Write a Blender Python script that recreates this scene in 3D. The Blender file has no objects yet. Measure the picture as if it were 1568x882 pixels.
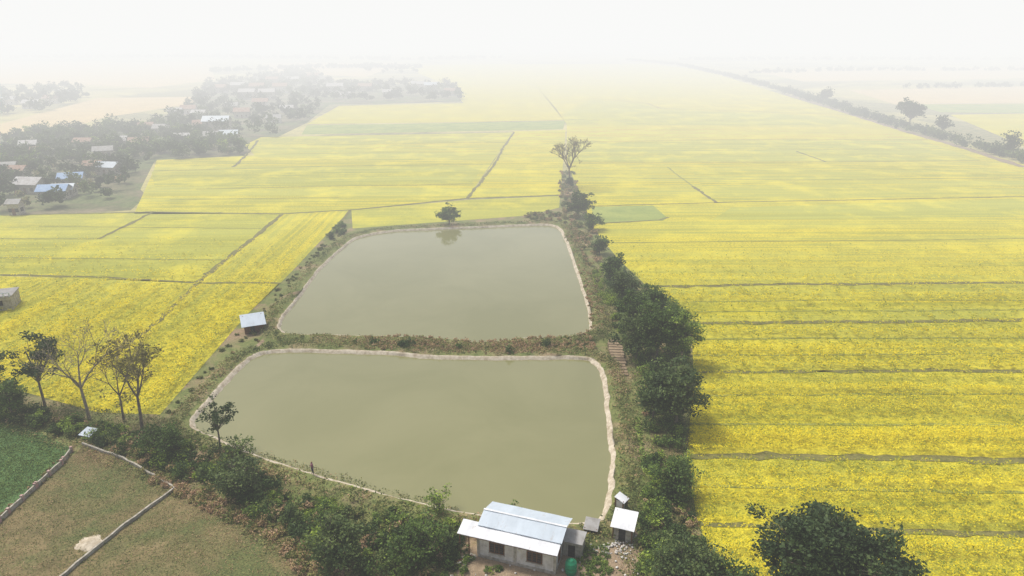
import bpy, math, random
import numpy as np
from mathutils import Vector, Matrix
from mathutils.geometry import tessellate_polygon
rng = np.random.default_rng(11); random.seed(11)
S = bpy.context.scene
S.view_settings.view_transform = 'Standard'; S.view_settings.look = 'None'
S.view_settings.exposure = 0
H = 48.0; FP = 1060.0; PT = math.radians(20); CP, SP = math.cos(PT), math.sin(PT)

def P(u, v, z=0.0):
    """ground survey point (metres) from a bearing pair"""
    x = (u-784)/FP; y = -(v-441)/FP
    t = (H-z)/(SP-y*CP)
    return (x*t, (CP+y*SP)*t, z)
def PP(l): return np.array([P(u, v)[:2] for u, v in l])

# ------------------------------------------------------------ materials
def newmat(name):
    m = bpy.data.materials.new(name); m.use_nodes = True
    nt = m.node_tree; b = nt.nodes['Principled BSDF']
    b.inputs['Roughness'].default_value = .9
    b.inputs['Specular IOR Level'].default_value = .2
    return m, nt, b
def N(nt, t, **k):
    n = nt.nodes.new(t)
    for a, b in k.items(): setattr(n, a, b)
    return n
def ramp(nt, fac, stops):
    r = N(nt, 'ShaderNodeValToRGB'); e = r.color_ramp.elements
    while len(e) < len(stops): e.new(.5)
    for i, (p, c) in enumerate(stops):
        e[i].position = p; e[i].color = (*c, 1)
    nt.links.new(fac, r.inputs[0]); return r.outputs[0]
def coords(nt, ang=0, sc=(1, 1, 1)):
    tc = N(nt, 'ShaderNodeTexCoord')
    m1 = N(nt, 'ShaderNodeMapping'); m1.inputs['Rotation'].default_value = (0, 0, -ang)
    m2 = N(nt, 'ShaderNodeMapping'); m2.inputs['Scale'].default_value = sc
    nt.links.new(tc.outputs['Object'], m1.inputs[0]); nt.links.new(m1.outputs[0], m2.inputs[0])
    return m2.outputs[0]
def noise(nt, vec, scale, detail=4, rough=.6, dist=0):
    n = N(nt, 'ShaderNodeTexNoise'); n.inputs['Scale'].default_value = scale
    n.inputs['Detail'].default_value = detail; n.inputs['Roughness'].default_value = rough
    n.inputs['Distortion'].default_value = dist
    nt.links.new(vec, n.inputs['Vector']); return n.outputs['Fac']
def mix(nt, f, a, b, mode='MIX'):
    m = N(nt, 'ShaderNodeMix', data_type='RGBA', blend_type=mode)
    for s, v in ((m.inputs[0], f), (m.inputs[6], a), (m.inputs[7], b)):
        if isinstance(v, (int, float)): s.default_value = v
        elif isinstance(v, tuple): s.default_value = (*v, 1)
        else: nt.links.new(v, s)
    return m.outputs[2]
def rampf(nt, fac, lo, hi):
    m = N(nt, 'ShaderNodeMapRange'); m.inputs[1].default_value = lo; m.inputs[2].default_value = hi
    nt.links.new(fac, m.inputs[0]); return m.outputs[0]
def bump(nt, b, h, st=.5, d=.1):
    n = N(nt, 'ShaderNodeBump'); n.inputs['Strength'].default_value = st; n.inputs['Distance'].default_value = d
    nt.links.new(h, n.inputs['Height']); nt.links.new(n.outputs[0], b.inputs['Normal'])

def mustard(name, ang=0, green=.3, dark=(.27, .28, .02), yel=(.71, .605, .022), hi=(.89, .785, .05), stripe=.72, line=(.34, .36, .035)):
    m, nt, b = newmat(name)
    v = coords(nt)
    f = noise(nt, v, 2.2, 5, .75)
    c = ramp(nt, f, [(.37, dark), (.47, tuple(x*.85 for x in yel)), (.56, yel), (.70, hi)])
    vs = coords(nt, ang, (.015, .55, 1))
    s = noise(nt, vs, 1.0, 5, .7)
    c = mix(nt, rampf(nt, s, .50-.12*green, .64-.12*green), c, mix(nt, stripe, c, line))
    vb = coords(nt, ang, (.005, .07, 1))
    s2 = noise(nt, vb, 1.0, 3, .6)
    c = mix(nt, rampf(nt, s2, .42, .60), c, mix(nt, min(.7, .3+.4*green), c, (.50, .51, .08)))
    p = noise(nt, v, .06, 5, .65)
    c = mix(nt, rampf(nt, p, .48, .68), c, mix(nt, .45, c, (.92, .79, .04)))
    nt.links.new(c, b.inputs['Base Color']); bump(nt, b, f, .8, .45)
    return m
def ground_mat(name, stops, scale=.6, stops2=None, sc2=.08, lo=.45, hi=.6, fine=5.0):
    m, nt, b = newmat(name); v = coords(nt)
    f = noise(nt, v, scale, 8, .75)
    c = ramp(nt, f, stops)
    if stops2:
        f2 = noise(nt, v, fine*.5, 5, .7)
        c2 = ramp(nt, f2, stops2)
        c = mix(nt, rampf(nt, noise(nt, v, sc2, 5, .65, .6), lo, hi), c, c2)
    g = noise(nt, v, fine, 4, .7)
    c = mix(nt, .5, c, ramp(nt, g, [(.3, (.4, .4, .4)), (.6, (1, 1, 1))]), 'MULTIPLY')
    nt.links.new(c, b.inputs['Base Color']); bump(nt, b, g, .6, .15)
    return m
def tone_mat(name, stops, trans=.25):
    m, nt, b = newmat(name)
    a = N(nt, 'ShaderNodeAttribute', attribute_name='tone')
    c = ramp(nt, a.outputs['Fac'], stops)
    nt.links.new(c, b.inputs['Base Color'])
    b.inputs['Roughness'].default_value = .6
    if trans:
        t = N(nt, 'ShaderNodeBsdfTranslucent'); nt.links.new(c, t.inputs[0])
        ms = N(nt, 'ShaderNodeMixShader'); ms.inputs[0].default_value = trans
        nt.links.new(b.outputs[0], ms.inputs[1]); nt.links.new(t.outputs[0], ms.inputs[2])
        nt.links.new(ms.outputs[0], nt.nodes['Material Output'].inputs[0])
    return m
def paint(name, c1, c2, scale=2, sc=(1, 1, 1), rough=.7, metal=0, lo=.4, hi=.65, c3=None):
    m, nt, b = newmat(name); v = coords(nt, 0, sc)
    f = noise(nt, v, scale, 6, .7)
    c = mix(nt, rampf(nt, f, lo, hi), c1, c2)
    if c3: c = mix(nt, rampf(nt, noise(nt, v, scale*2.3, 6, .75, .5), .58, .72), c, c3)
    nt.links.new(c, b.inputs['Base Color'])
    b.inputs['Roughness'].default_value = rough; b.inputs['Metallic'].default_value = metal
    return m

LEAF = tone_mat('leaf_green', [(0, (.042, .078, .022)), (.4, (.095, .160, .036)), (.75, (.19, .28, .055)), (1, (.36, .47, .07))], .3)
LEAFD = tone_mat('leaf_dark', [(0, (.024, .046, .018)), (.6, (.060, .100, .032)), (1, (.14, .19, .055))], .25)
LEAFY = tone_mat('leaf_dry', [(0, (.10, .10, .035)), (.5, (.22, .20, .06)), (1, (.46, .38, .10))])
SCRUB = tone_mat('scrub_leaf', [(0, (.07, .105, .03)), (.35, (.16, .20, .055)), (.6, (.28, .28, .085)), (.8, (.42, .29, .15)), (1, (.52, .36, .22))])
FLOW = tone_mat('mustard_bloom', [(0, (.13, .18, .02)), (.38, (.26, .32, .03)), (.42, (.45, .44, .018)), (.62, (.74, .625, .012)), (1, (.95, .84, .03))], .3)
BARK = paint('bark', (.10, .08, .06), (.26, .22, .18), 6, (1, 1, .3))
BARKP = paint('pale_bark', (.20, .17, .13), (.38, .33, .27), 6, (1, 1, .3))
M_Y = mustard('mustard_crop', 0.0, .4)
M_Y2 = mustard('mustard_crop_pale', 0.0, .8, stripe=.8)
dl = PP([(250, 640), (505, 362)]); AL = math.atan2(dl[1, 1]-dl[0, 1], dl[1, 0]-dl[0, 0])
M_YL = mustard('mustard_crop_diagonal', AL, .6)
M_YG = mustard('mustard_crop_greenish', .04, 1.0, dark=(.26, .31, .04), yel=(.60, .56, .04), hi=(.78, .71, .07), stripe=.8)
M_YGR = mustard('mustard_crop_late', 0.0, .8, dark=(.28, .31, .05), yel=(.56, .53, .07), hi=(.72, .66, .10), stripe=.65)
M_GRASS = ground_mat('bank_grass_soil', [(.3, (.10, .14, .04)), (.5, (.19, .22, .07)), (.7, (.30, .27, .12))], .5,
                     [(.3, (.26, .18, .11)), (.7, (.44, .33, .21))], .12, .5, .66)
M_DRY = ground_mat('dry_grass', [(.3, (.11, .095, .040)), (.5, (.205, .165, .075)), (.72, (.33, .25, .13))], .35,
                   [(.35, (.08, .11, .035)), (.7, (.18, .19, .065))], .07, .44, .58)
M_GREEN = ground_mat('green_crop', [(.3, (.055, .12, .035)), (.55, (.10, .19, .06)), (.75, (.17, .24, .09))], .5)
M_LAWN = ground_mat('garden_green', [(.3, (.13, .20, .05)), (.55, (.24, .34, .07)), (.75, (.38, .45, .11))], .9)
M_FAR = ground_mat('farmland', [(.35, (.34, .33, .12)), (.5, (.52, .47, .18)), (.65, (.64, .56, .22))], .02,
                   [(.3, (.18, .22, .08)), (.7, (.38, .32, .17))], .006, .5, .56, .5)
M_VILL = ground_mat('village_ground', [(.35, (.10, .12, .05)), (.5, (.18, .17, .09)), (.65, (.30, .25, .16))], .08,
                    [(.3, (.10, .15, .05)), (.7, (.20, .22, .09))], .03, .45, .56, .7)
M_STRIPG = ground_mat('green_strip', [(.35, (.24, .32, .07)), (.65, (.40, .45, .10))], .1)
M_PALE = ground_mat('stubble_field', [(.35, (.60, .46, .22)), (.65, (.74, .57, .28))], .05)
M_SOIL = ground_mat('path_soil', [(.3, (.22, .16, .10)), (.6, (.38, .29, .19)), (.8, (.50, .41, .30))], .8)
M_FURROW = ground_mat('furrow_soil', [(.3, (.12, .13, .035)), (.6, (.24, .22, .07))], .8)
M_FURL = ground_mat('furrow_grass', [(.3, (.22, .25, .04)), (.6, (.38, .38, .07))], .8)
M_CONC = paint('pond_lip_concrete', (.58, .52, .41), (.34, .28, .19), 1.3, rough=.85)
M_WALLC = paint('boundary_wall_plaster', (.46, .43, .37), (.24, .22, .17), 2.0, rough=.9)
M_WHITE = paint('whitewash', (.66, .64, .60), (.40, .37, .32), 1.4, (1, 1, .6), rough=.85, lo=.42, hi=.7, c3=(.22, .19, .15))
M_ROOFW = paint('white_metal_roof', (.76, .78, .80), (.52, .55, .58), .7, (1, .25, 1), .45, lo=.42, hi=.75, c3=(.44, .41, .37))
M_ROOFB = paint('bluish_metal_roof', (.54, .62, .69), (.42, .49, .55), .7, (1, .25, 1), .42, lo=.4, hi=.75, c3=(.38, .37, .36))
M_ROOFBLUE = paint('blue_metal_roof', (.15, .29, .52), (.24, .38, .58), .7, rough=.5)
M_ROOFG = paint('grey_metal_roof', (.36, .36, .35), (.24, .23, .21), 1, rough=.6)
M_ROOFR = paint('rusty_metal_roof', (.30, .17, .11), (.40, .30, .24), 1, rough=.7)
M_ROOFV = paint('village_tin_roof', (.50, .50, .50), (.34, .32, .30), .8, rough=.6)
M_WOOD = paint('brown_wood', (.13, .06, .03), (.20, .10, .05), 3)
M_DARK = paint('dark_glass', (.02, .02, .022), (.05, .05, .05), 3, rough=.2)  # window glass, also the painted dark of open doorways
M_TANK = paint('green_plastic', (.01, .22, .10), (.02, .28, .14), 3, rough=.45)

# water
m, nt, b = newmat('pond_water'); WATER = m
v = coords(nt)
c = mix(nt, rampf(nt, noise(nt, v, .05, 4, .6, .5), .35, .65), (.195, .195, .078), (.228, .224, .098))
nt.links.new(c, b.inputs['Base Color']); b.inputs['Roughness'].default_value = .02
b.inputs['IOR'].default_value = 1.55; b.inputs['Specular IOR Level'].default_value = .5
v2 = coords(nt, .3, (1, 1.6, 1))
bump(nt, b, noise(nt, v2, 3.2, 4, .65), .10, .025)

# ------------------------------------------------------------ mesh helpers
def link(o, parent=None):
    S.collection.objects.link(o)
    if parent: o.parent = parent
    return o
def mesh_np(name, V, Q, tone=None, mats=(), midx=None, parent=None, smooth=False):
    me = bpy.data.meshes.new(name); V = np.asarray(V, np.float32); Q = np.asarray(Q, np.int32)
    k = Q.shape[1]
    me.vertices.add(len(V)); me.vertices.foreach_set('co', V.ravel())
    me.loops.add(Q.size); me.loops.foreach_set('vertex_index', Q.ravel())
    me.polygons.add(len(Q)); me.polygons.foreach_set('loop_start', np.arange(0, Q.size, k, dtype=np.int32))
    for mm in mats: me.materials.append(mm)
    if midx is not None: me.polygons.foreach_set('material_index', np.asarray(midx, np.int32))
    me.update(calc_edges=True)
    if smooth: me.polygons.foreach_set('use_smooth', np.ones(len(Q), bool))
    if tone is not None:
        a = me.attributes.new('tone', 'FLOAT', 'POINT'); a.data.foreach_set('value', np.asarray(tone, np.float32))
    return link(bpy.data.objects.new(name, me), parent)
def mesh_py(name, V, Fc, mat, parent=None):
    me = bpy.data.meshes.new(name); me.from_pydata([tuple(map(float, v)) for v in V], [], Fc)
    me.materials.append(mat); me.update()
    return link(bpy.data.objects.new(name, me), parent)
def empty(name, loc=(0, 0, 0), rz=0):
    o = bpy.data.objects.new(name, None); o.location = loc; o.rotation_euler = (0, 0, rz); o.empty_display_size = .5
    return link(o)
def box(name, x0, x1, y0, y1, z0, z1, mat, parent=None):
    V = [(x, y, z) for z in (z0, z1) for y in (y0, y1) for x in (x0, x1)]
    return mesh_py(name, V, [(0, 2, 3, 1), (4, 5, 7, 6), (0, 1, 5, 4), (2, 6, 7, 3), (0, 4, 6, 2), (1, 3, 7, 5)], mat, parent)
def unit(n):
    d = rng.normal(size=(n, 3)); return d/np.linalg.norm(d, axis=1, keepdims=True)
def leafq(pos, size, tone, asp=.55, flat=0.0):
    n = len(pos); a = unit(n); a[:, 2] *= (1-flat); a /= np.linalg.norm(a, axis=1, keepdims=True)
    r = unit(n)*(1-flat)+np.array([0, 0, 1.0])*flat; b_ = np.cross(a, r); b_ /= np.linalg.norm(b_, axis=1, keepdims=True)+1e-9
    s = np.broadcast_to(np.asarray(size, float), (n,))[:, None]
    V = np.stack([pos+a*s, pos+b_*s*asp, pos-a*s*.9, pos-b_*s*asp], 1).reshape(-1, 3)
    Q = np.arange(n*4).reshape(-1, 4)
    return V, Q, np.repeat(tone, 4)
def inpoly(p, poly):
    x, y = p[:, 0], p[:, 1]; r = np.zeros(len(p), bool); j = len(poly)-1
    for i in range(len(poly)):
        xi, yi = poly[i]; xj, yj = poly[j]
        r ^= ((yi > y) != (yj > y)) & (x < (xj-xi)*(y-yi)/(yj-yi+1e-12)+xi); j = i
    return r
def scat(poly, n):
    lo, hi = poly.min(0), poly.max(0); out = []; tot = 0
    while tot < n:
        p = rng.uniform(lo, hi, (max(n, 500), 2)); p = p[inpoly(p, poly)]; out.append(p); tot += len(p)
    return np.concatenate(out)[:n]
def dseg(p, a, b_):
    a, b_ = np.asarray(a), np.asarray(b_); d = b_-a
    t = np.clip(((p-a)@d)/(d@d), 0, 1); return np.linalg.norm(p-a-t[:, None]*d, axis=1)
def dline(p, L):
    r = np.full(len(p), 1e9)
    for i in range(len(L)-1): r = np.minimum(r, dseg(p, L[i], L[i+1]))
    return r
def bushes(name, c2, r, hf, per, leaf, mat, tone0=.4, tvar=.3, z0=0, lobes=5, trunk=0.0):
    """one mass of shrubs: c2 (n,2), r (n,), hf height factor"""
    n = len(c2); r = np.asarray(r); hf = np.broadcast_to(hf, (n,))
    bt = tone0+rng.normal(size=n)*tvar*.5
    L = n*lobes; idx = np.repeat(np.arange(n), lobes)
    off = unit(L)*rng.uniform(.25, .95, (L, 1)); off[:, 2] = np.abs(off[:, 2])
    lc = np.zeros((L, 3)); lc[:, :2] = c2[idx]+off[:, :2]*r[idx, None]
    lc[:, 2] = z0+(.35+off[:, 2]*.8)*r[idx]*hf[idx]+trunk*r[idx]
    lr = r[idx]*rng.uniform(.26, .55, L); lt = bt[idx]+rng.normal(size=L)*tvar*.4
    k = np.repeat(np.arange(L), max(1, per//lobes)); d = unit(len(k))
    rad = lr[k]*(.55+.75*rng.random(len(k)))
    pos = lc[k]+d*rad[:, None]*np.array([1, 1, .85]); pos[:, 2] = np.maximum(pos[:, 2], .05)
    t = np.clip(lt[k]+rng.normal(size=len(k))*.14, 0, 1)
    sz = leaf*rng.uniform(.6, 1.3, len(k))
    V, Q, T = leafq(pos, sz, t, .55, .3)
    return mesh_np(name, V, Q, T, [mat])
def sheet(name, px, z, mat, world=None):
    p = PP(px) if world is None else world
    tri = tessellate_polygon([[Vector((x, y, 0)) for x, y in p]])
    V = [(x, y, z) for x, y in p]; out = []
    for a, b_, c_ in tri:
        A = (p[b_][0]-p[a][0])*(p[c_][1]-p[a][1])-(p[c_][0]-p[a][0])*(p[b_][1]-p[a][1])
        if abs(A) > 1e-4: out.append((a, b_, c_) if A > 0 else (a, c_, b_))
    return mesh_py(name, V, out, mat)
def ribbon(name, px, w, z, mat, jit=.25, world=None, h=0.0):
    p = PP(px) if world is None else np.asarray(world)
    q = [p[0]]
    for i in range(len(p)-1):
        n = max(1, int(np.linalg.norm(p[i+1]-p[i])/max(1.5, w)));
        for k in range(1, n+1): q.append(p[i]+(p[i+1]-p[i])*k/n)
    q = np.array(q); t = np.gradient(q, axis=0); t /= np.linalg.norm(t, axis=1, keepdims=True)+1e-9
    nn = np.stack([-t[:, 1], t[:, 0]], 1); n = len(q)
    wob = np.cumsum(rng.normal(size=n)*.06); wob -= np.linspace(wob[0], wob[-1], n); q = q+nn*wob[:, None]
    prof = [(-.5, 0), (-.2, h), (.2, h), (.5, 0)]; V = []
    for o, zz in prof:
        ww = w*(1+rng.normal(size=n)*jit); V.append(np.column_stack([q+nn*(o*ww)[:, None], np.full(n, z+zz)]))
    m_ = len(prof); V = np.concatenate(V)
    Q = [(i+k*n, i+k*n+1, i+(k+1)*n+1, i+(k+1)*n) for k in range(m_-1) for i in range(n-1)]
    return mesh_np(name, V, Q, None, [mat])
def cat(pts, k=6, closed=True):
    p = np.asarray(pts, float); n = len(p); out = []
    for i in range(n):
        a, b_, c_, d = p[i-1], p[i], p[(i+1) % n], p[(i+2) % n]
        for s in np.arange(k)/k:
            out.append(.5*((2*b_)+(-a+c_)*s+(2*a-5*b_+4*c_-d)*s*s+(-a+3*b_-3*c_+d)*s**3))
    return np.array(out)

# ------------------------------------------------------------ ground + fields
ground = mesh_py('ground', [(-7000, -600, 0), (7000, -600, 0), (7000, 9000, 0), (-7000, 9000, 0)], [(0, 1, 2, 3)], M_FAR)
sheet('bank_ground', [(-300, 560), (240, 600), (500, 345), (540, 318), (850, 300), (858, 262), (880, 262), (925, 345), (990, 430), (1075, 480), (1075, 700), (1110, 860), (1200, 1100), (-600, 1300), (-600, 700)], .012, M_GRASS)
sheet('village_ground', [(-260, 212), (60, 206), (120, 198), (235, 186), (290, 160), (320, 126), (470, 106), (520, 126), (690, 130), (714, 155), (640, 158), (505, 160), (470, 188), (380, 232), (372, 240), (236, 248), (215, 290), (225, 300), (200, 322), (130, 326), (60, 328), (0, 345), (-260, 352)], .016, M_VILL)

rightF = [(905, 345), (945, 395), (990, 438), (1058, 490), (1062, 570), (1052, 700), (1068, 800), (1100, 875), (1180, 1000), (1250, 1150), (2600, 1150), (2600, 560), (1900, 330), (1568, 252), (1400, 205), (1240, 158), (1080, 108), (1000, 98), (760, 98), (820, 130), (868, 190), (868, 250), (885, 290)]
sheet('mustard_field', rightF, .03, M_Y)
sheet('mustard_field', [(990, 438), (1568, 431), (1900, 428), (1900, 490), (1568, 490), (1062, 495)], .05, M_Y2)
sheet('mustard_field', [(885, 290), (1095, 311), (1568, 300), (2000, 290), (1800, 262), (1250, 250), (868, 250)], .05, mustard('mustard_crop_mid', .03, .5))
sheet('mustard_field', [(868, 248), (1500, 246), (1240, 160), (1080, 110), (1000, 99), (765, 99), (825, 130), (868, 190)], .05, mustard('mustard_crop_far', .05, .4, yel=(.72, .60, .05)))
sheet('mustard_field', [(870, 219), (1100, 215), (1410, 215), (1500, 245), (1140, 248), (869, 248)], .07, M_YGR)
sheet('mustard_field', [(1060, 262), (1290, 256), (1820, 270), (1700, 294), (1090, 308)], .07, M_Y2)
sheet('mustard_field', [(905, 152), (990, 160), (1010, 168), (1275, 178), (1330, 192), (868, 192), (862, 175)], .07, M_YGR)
sheet('mustard_field', [(1120, 318), (1568, 304), (1900, 298), (1900, 328), (1568, 332), (1090, 337)], .055, M_YG)
sheet('green_crop_patch', [(905, 317), (1000, 315), (1022, 334), (1015, 338), (912, 342)], .07, M_STRIPG)
sheet('mustard_field', [(-400, 430), (0, 423), (292, 431), (430, 433), (470, 392), (380, 480), (245, 635), (150, 632), (0, 590), (-400, 560)], .03, M_YL)
sheet('mustard_field', [(-350, 345), (0, 330), (232, 325), (432, 328), (300, 434), (0, 421), (-400, 428)], .03, M_YG)
sheet('mustard_field', [(-350, 348), (0, 332), (230, 327), (200, 342), (152, 365), (0, 365), (-350, 368)], .05, M_YGR)
sheet('mustard_field', [(434, 328), (536, 322), (430, 433), (302, 434)], .034, M_YL)
sheet('mustard_field', [(205, 328), (235, 262), (240, 245), (390, 238), (375, 222), (400, 210), (785, 203), (716, 303), (536, 321), (430, 327)], .03, M_Y2)
sheet('mustard_field', [(232, 263), (500, 257), (740, 254), (722, 281), (520, 284), (238, 290)], .05, M_YG)
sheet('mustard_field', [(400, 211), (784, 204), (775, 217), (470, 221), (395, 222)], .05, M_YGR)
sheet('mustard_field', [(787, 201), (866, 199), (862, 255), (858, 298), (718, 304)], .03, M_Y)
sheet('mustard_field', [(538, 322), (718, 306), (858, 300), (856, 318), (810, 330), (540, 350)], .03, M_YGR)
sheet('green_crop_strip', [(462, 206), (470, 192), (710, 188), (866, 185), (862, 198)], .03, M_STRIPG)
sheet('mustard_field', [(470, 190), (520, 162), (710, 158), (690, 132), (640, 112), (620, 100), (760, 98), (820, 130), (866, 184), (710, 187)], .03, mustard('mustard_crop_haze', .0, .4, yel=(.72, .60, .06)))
sheet('stubble_field', [(0, 208), (110, 195), (160, 180), (290, 160), (320, 148), (150, 150), (0, 190)], .03, M_PALE)
sheet('stubble_field', [(0, 95), (320, 95), (330, 122), (230, 135), (130, 130), (0, 128)], .03, M_PALE)
sheet('stubble_field', [(400, 96), (620, 96), (560, 118), (420, 112)], .03, M_PALE)
sheet('stubble_field', [(1300, 138), (1568, 132), (1800, 130), (1800, 158), (1568, 158), (1370, 160)], .03, M_PALE)
sheet('green_crop_strip', [(1400, 160), (1800, 158), (1800, 175), (1440, 172)], .03, M_STRIPG)
sheet('mustard_field', [(1455, 176), (1568, 174), (2000, 172), (2000, 300), (1700, 272), (1570, 225)], .03, mustard('mustard_crop_east', 0, .3))
sheet('stubble_field', [(1150, 108), (1700, 100), (1700, 118), (1230, 125)], .03, M_PALE)

furrows = []
def furrow(px, w=.8, z=.09, mat=None):
    furrows.append((PP(px), w)); ribbon('field_furrow', px, w, z, mat or M_FURROW, .35)
furrow([(985, 440), (1200, 436), (1568, 432), (1900, 428)], 1.2)
furrow([(1060, 495), (1300, 493), (1568, 490), (1900, 488)], 1.2)
furrow([(1060, 571), (1568, 568), (1900, 566)], .9)
furrow([(1055, 700), (1300, 700), (1568, 706), (1900, 712)], 1.3)
furrow([(1070, 802), (1568, 822), (1900, 830)], .9)
furrow([(910, 343), (1010, 337), (1024, 333)], .7)
furrow([(902, 316), (1090, 311), (1568, 301), (1900, 294)], .6)
furrow([(1022, 256), (1060, 285)], .6, mat=M_FURL); furrow([(1060, 285), (1098, 311)], 1.1)
furrow([(868, 250), (1140, 249), (1500, 246)], .7, mat=M_FURL)
furrow([(885, 272), (1200, 276), (1568, 272)], .6, mat=M_FURL)
furrow([(930, 372), (1568, 365)], .4, mat=M_FURL)
furrow([(1220, 232), (1265, 248)], .9)
furrow([(0, 330), (232, 325), (432, 328), (536, 322), (716, 304), (858, 299)], .8)
furrow([(432, 329), (380, 370), (302, 434)], 1.2); furrow([(302, 434), (245, 490), (195, 528)], .9)
furrow([(0, 421), (150, 425), (300, 434), (430, 434)], .7)
furrow([(152, 366), (200, 342), (234, 325)], 1.0)
furrow([(0, 366), (152, 366)], .5, mat=M_FURL)
furrow([(0, 395), (340, 398)], .5, mat=M_FURL)
furrow([(60, 347), (400, 350)], .4, mat=M_FURL)
furrow([(536, 322), (505, 360)], .6)
furrow([(787, 202), (760, 245), (716, 304)], 1.0)
furrow([(395, 215), (375, 240), (357, 256)], 1.1)
furrow([(235, 262), (500, 255), (740, 252)], .6, mat=M_FURL)
furrow([(300, 290), (520, 285), (725, 282)], .5, mat=M_FURL)
furrow([(260, 306), (520, 303)], .5, mat=M_FURL)
furrow([(420, 236), (760, 232)], .5, mat=M_FURL)
furrow([(868, 218), (1100, 214), (1420, 214)], .9, mat=M_FURL)
furrow([(868, 232), (1440, 228)], .7, mat=M_FURL)
furrow([(900, 150), (990, 158), (1010, 166), (1300, 176)], 1.2)
furrow([(740, 128), (1130, 126)], 1.2, mat=M_FURL)
furrow([(470, 222), (775, 218)], .6, mat=M_FURL)
for (a_, b_) in (((1058, 462), (1568, 460)), ((1062, 478), (1568, 475)), ((1062, 520), (1568, 518)), ((1062, 545), (1568, 541)), ((1056, 606), (1568, 604)), ((1056, 650), (1568, 652)), ((1060, 745), (1568, 755))):
    furrow([a_, b_], .45, mat=M_FURL)

sheet('dry_grass_field', [(128, 682), (200, 706), (268, 752), (330, 775), (400, 800), (470, 840), (520, 900), (520, 1150), (-500, 1150), (-60, 850), (0, 800), (60, 745), (110, 700)], .03, M_DRY)
sheet('dry_grass_strip', [(995, 650), (1046, 645), (1048, 770), (1060, 820), (1010, 800), (1000, 740)], .022, M_DRY)
sheet('green_crop_patch', [(-500, 620), (0, 645), (60, 662), (112, 688), (60, 738), (0, 796), (-100, 870), (-500, 850)], .03, M_GREEN)
sheet('garden_plot', [(395, 725), (430, 722), (520, 748), (600, 772), (560, 790), (480, 765), (420, 745)], .03, M_LAWN)
sheet('vegetable_plot', [(962, 640), (980, 640), (988, 700), (985, 735), (962, 735)], .03, M_LAWN)

# ------------------------------------------------------------ ponds
pond1 = PP([(435, 541), (515, 542), (600, 545), (650, 550), (740, 552), (830, 552), (890, 552), (917, 566), (925, 600), (930, 650), (935, 705), (930, 765), (912, 800), (850, 804), (790, 800), (700, 785), (600, 762), (480, 728), (400, 702), (330, 672), (296, 652), (325, 615), (360, 575), (392, 548)])
pond2 = PP([(436, 512), (500, 515), (560, 517), (640, 519), (700, 524), (745, 527), (800, 521), (860, 519), (898, 510), (903, 490), (893, 450), (880, 410), (866, 370), (848, 348), (800, 347), (730, 350), (660, 353), (600, 356), (548, 366), (522, 385), (490, 415), (455, 462), (432, 492)])
def pond(name, loop, lw):
    L = cat(loop, 8); L += rng.normal(size=L.shape)*.06
    A = .5*np.sum(L[:, 0]*np.roll(L[:, 1], -1)-np.roll(L[:, 0], -1)*L[:, 1])
    t = np.roll(L, -1, 0)-np.roll(L, 1, 0); t /= np.linalg.norm(t, axis=1, keepdims=True)
    nn = np.stack([t[:, 1], -t[:, 0]], 1)*(1 if A > 0 else -1)
    mesh_py(name, [(x, y, .14) for x, y in L+nn*.1], [tuple(range(len(L)))], WATER)
    prof = [(-.35, 0), (.0, .22), (.28*lw, .50), (.60*lw, .56), (.8*lw, .5), (1.3, .7), (2.2, .68), (3.0, .3), (3.7, .0)]
    n = len(L); V = []
    for i, (o, z) in enumerate(prof):
        j = rng.normal(size=n)*(.05 if i < 4 else .14)
        j = (j+np.roll(j, 1)+np.roll(j, -1))*.6
        V.append(np.column_stack([L+nn*(o+j)[:, None], z+(0 if i in (0, 8) else 1)*rng.normal(size=n)*(.02 if i < 4 else .07)]))
    V = np.concatenate(V); Q = []; mi = []
    for k in range(len(prof)-1):
        for i in range(n):
            j = (i+1) % n; Q.append((k*n+i, k*n+j, (k+1)*n+j, (k+1)*n+i)); mi.append(0 if k < 3 else 1)
    mesh_np(name+'_embankment', V, Q, None, [M_CONC, M_GRASS], mi, smooth=True)
    return L, nn
L1, N1 = pond('pond', pond1, .85)
L2, N2 = pond('fish_pond', pond2, .7)

def along(Lp, nn, n, lo, hi):
    i = rng.integers(0, len(Lp), n); j = (i+1) % len(Lp); s = rng.random((n, 1))
    return Lp[i]*(1-s)+Lp[j]*s+nn[i]*rng.uniform(lo, hi, (n, 1))
def tufts(name, p, mat, t0, hgt=.35, size=.16, per=8, spread=.3, z=.6, var=.16):
    k = np.repeat(np.arange(len(p)), per)
    slow = .5*np.sin(p[:, 0]*.21+1.3*np.sin(p[:, 1]*.13))+.5*np.sin(p[:, 1]*.27+p[:, 0]*.11)
    base = t0+rng.normal(size=len(p))*var*.7+slow*var
    pos = np.column_stack([p[k]+rng.normal(size=(len(k), 2))*spread, rng.uniform(0, hgt, len(k))+z])
    V, Q, T = leafq(pos, size*rng.uniform(.6, 1.4, len(k)), np.clip(base[k]+rng.normal(size=len(k))*.12, 0, 1), .45, .45)
    mesh_np(name, V, Q, T, [mat])
tufts('embankment_grass', np.concatenate([along(L1, N1, 3000, 1.1, 3.2), along(L2, N2, 2700, 1.0, 3.3)]), SCRUB, .46, per=6, var=.24)
c = scat(PP([(560, 520), (900, 512), (915, 540), (760, 548), (640, 543), (560, 538)]), 620)
c = c[~inpoly(c, L1) & ~inpoly(c, L2)]
bushes('dry_weeds', c, rng.uniform(.2, .5, len(c)), .9, 40, .13, SCRUB, .92, .2, z0=.5)
c = scat(PP([(866, 352), (884, 352), (905, 420), (925, 480), (930, 512), (906, 512), (895, 440)]), 200)
c = c[~inpoly(c, L2)]
bushes('dry_weeds', c, rng.uniform(.25, .6, len(c)), .8, 50, .16, SCRUB, .85, .3, z0=.4)
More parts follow.
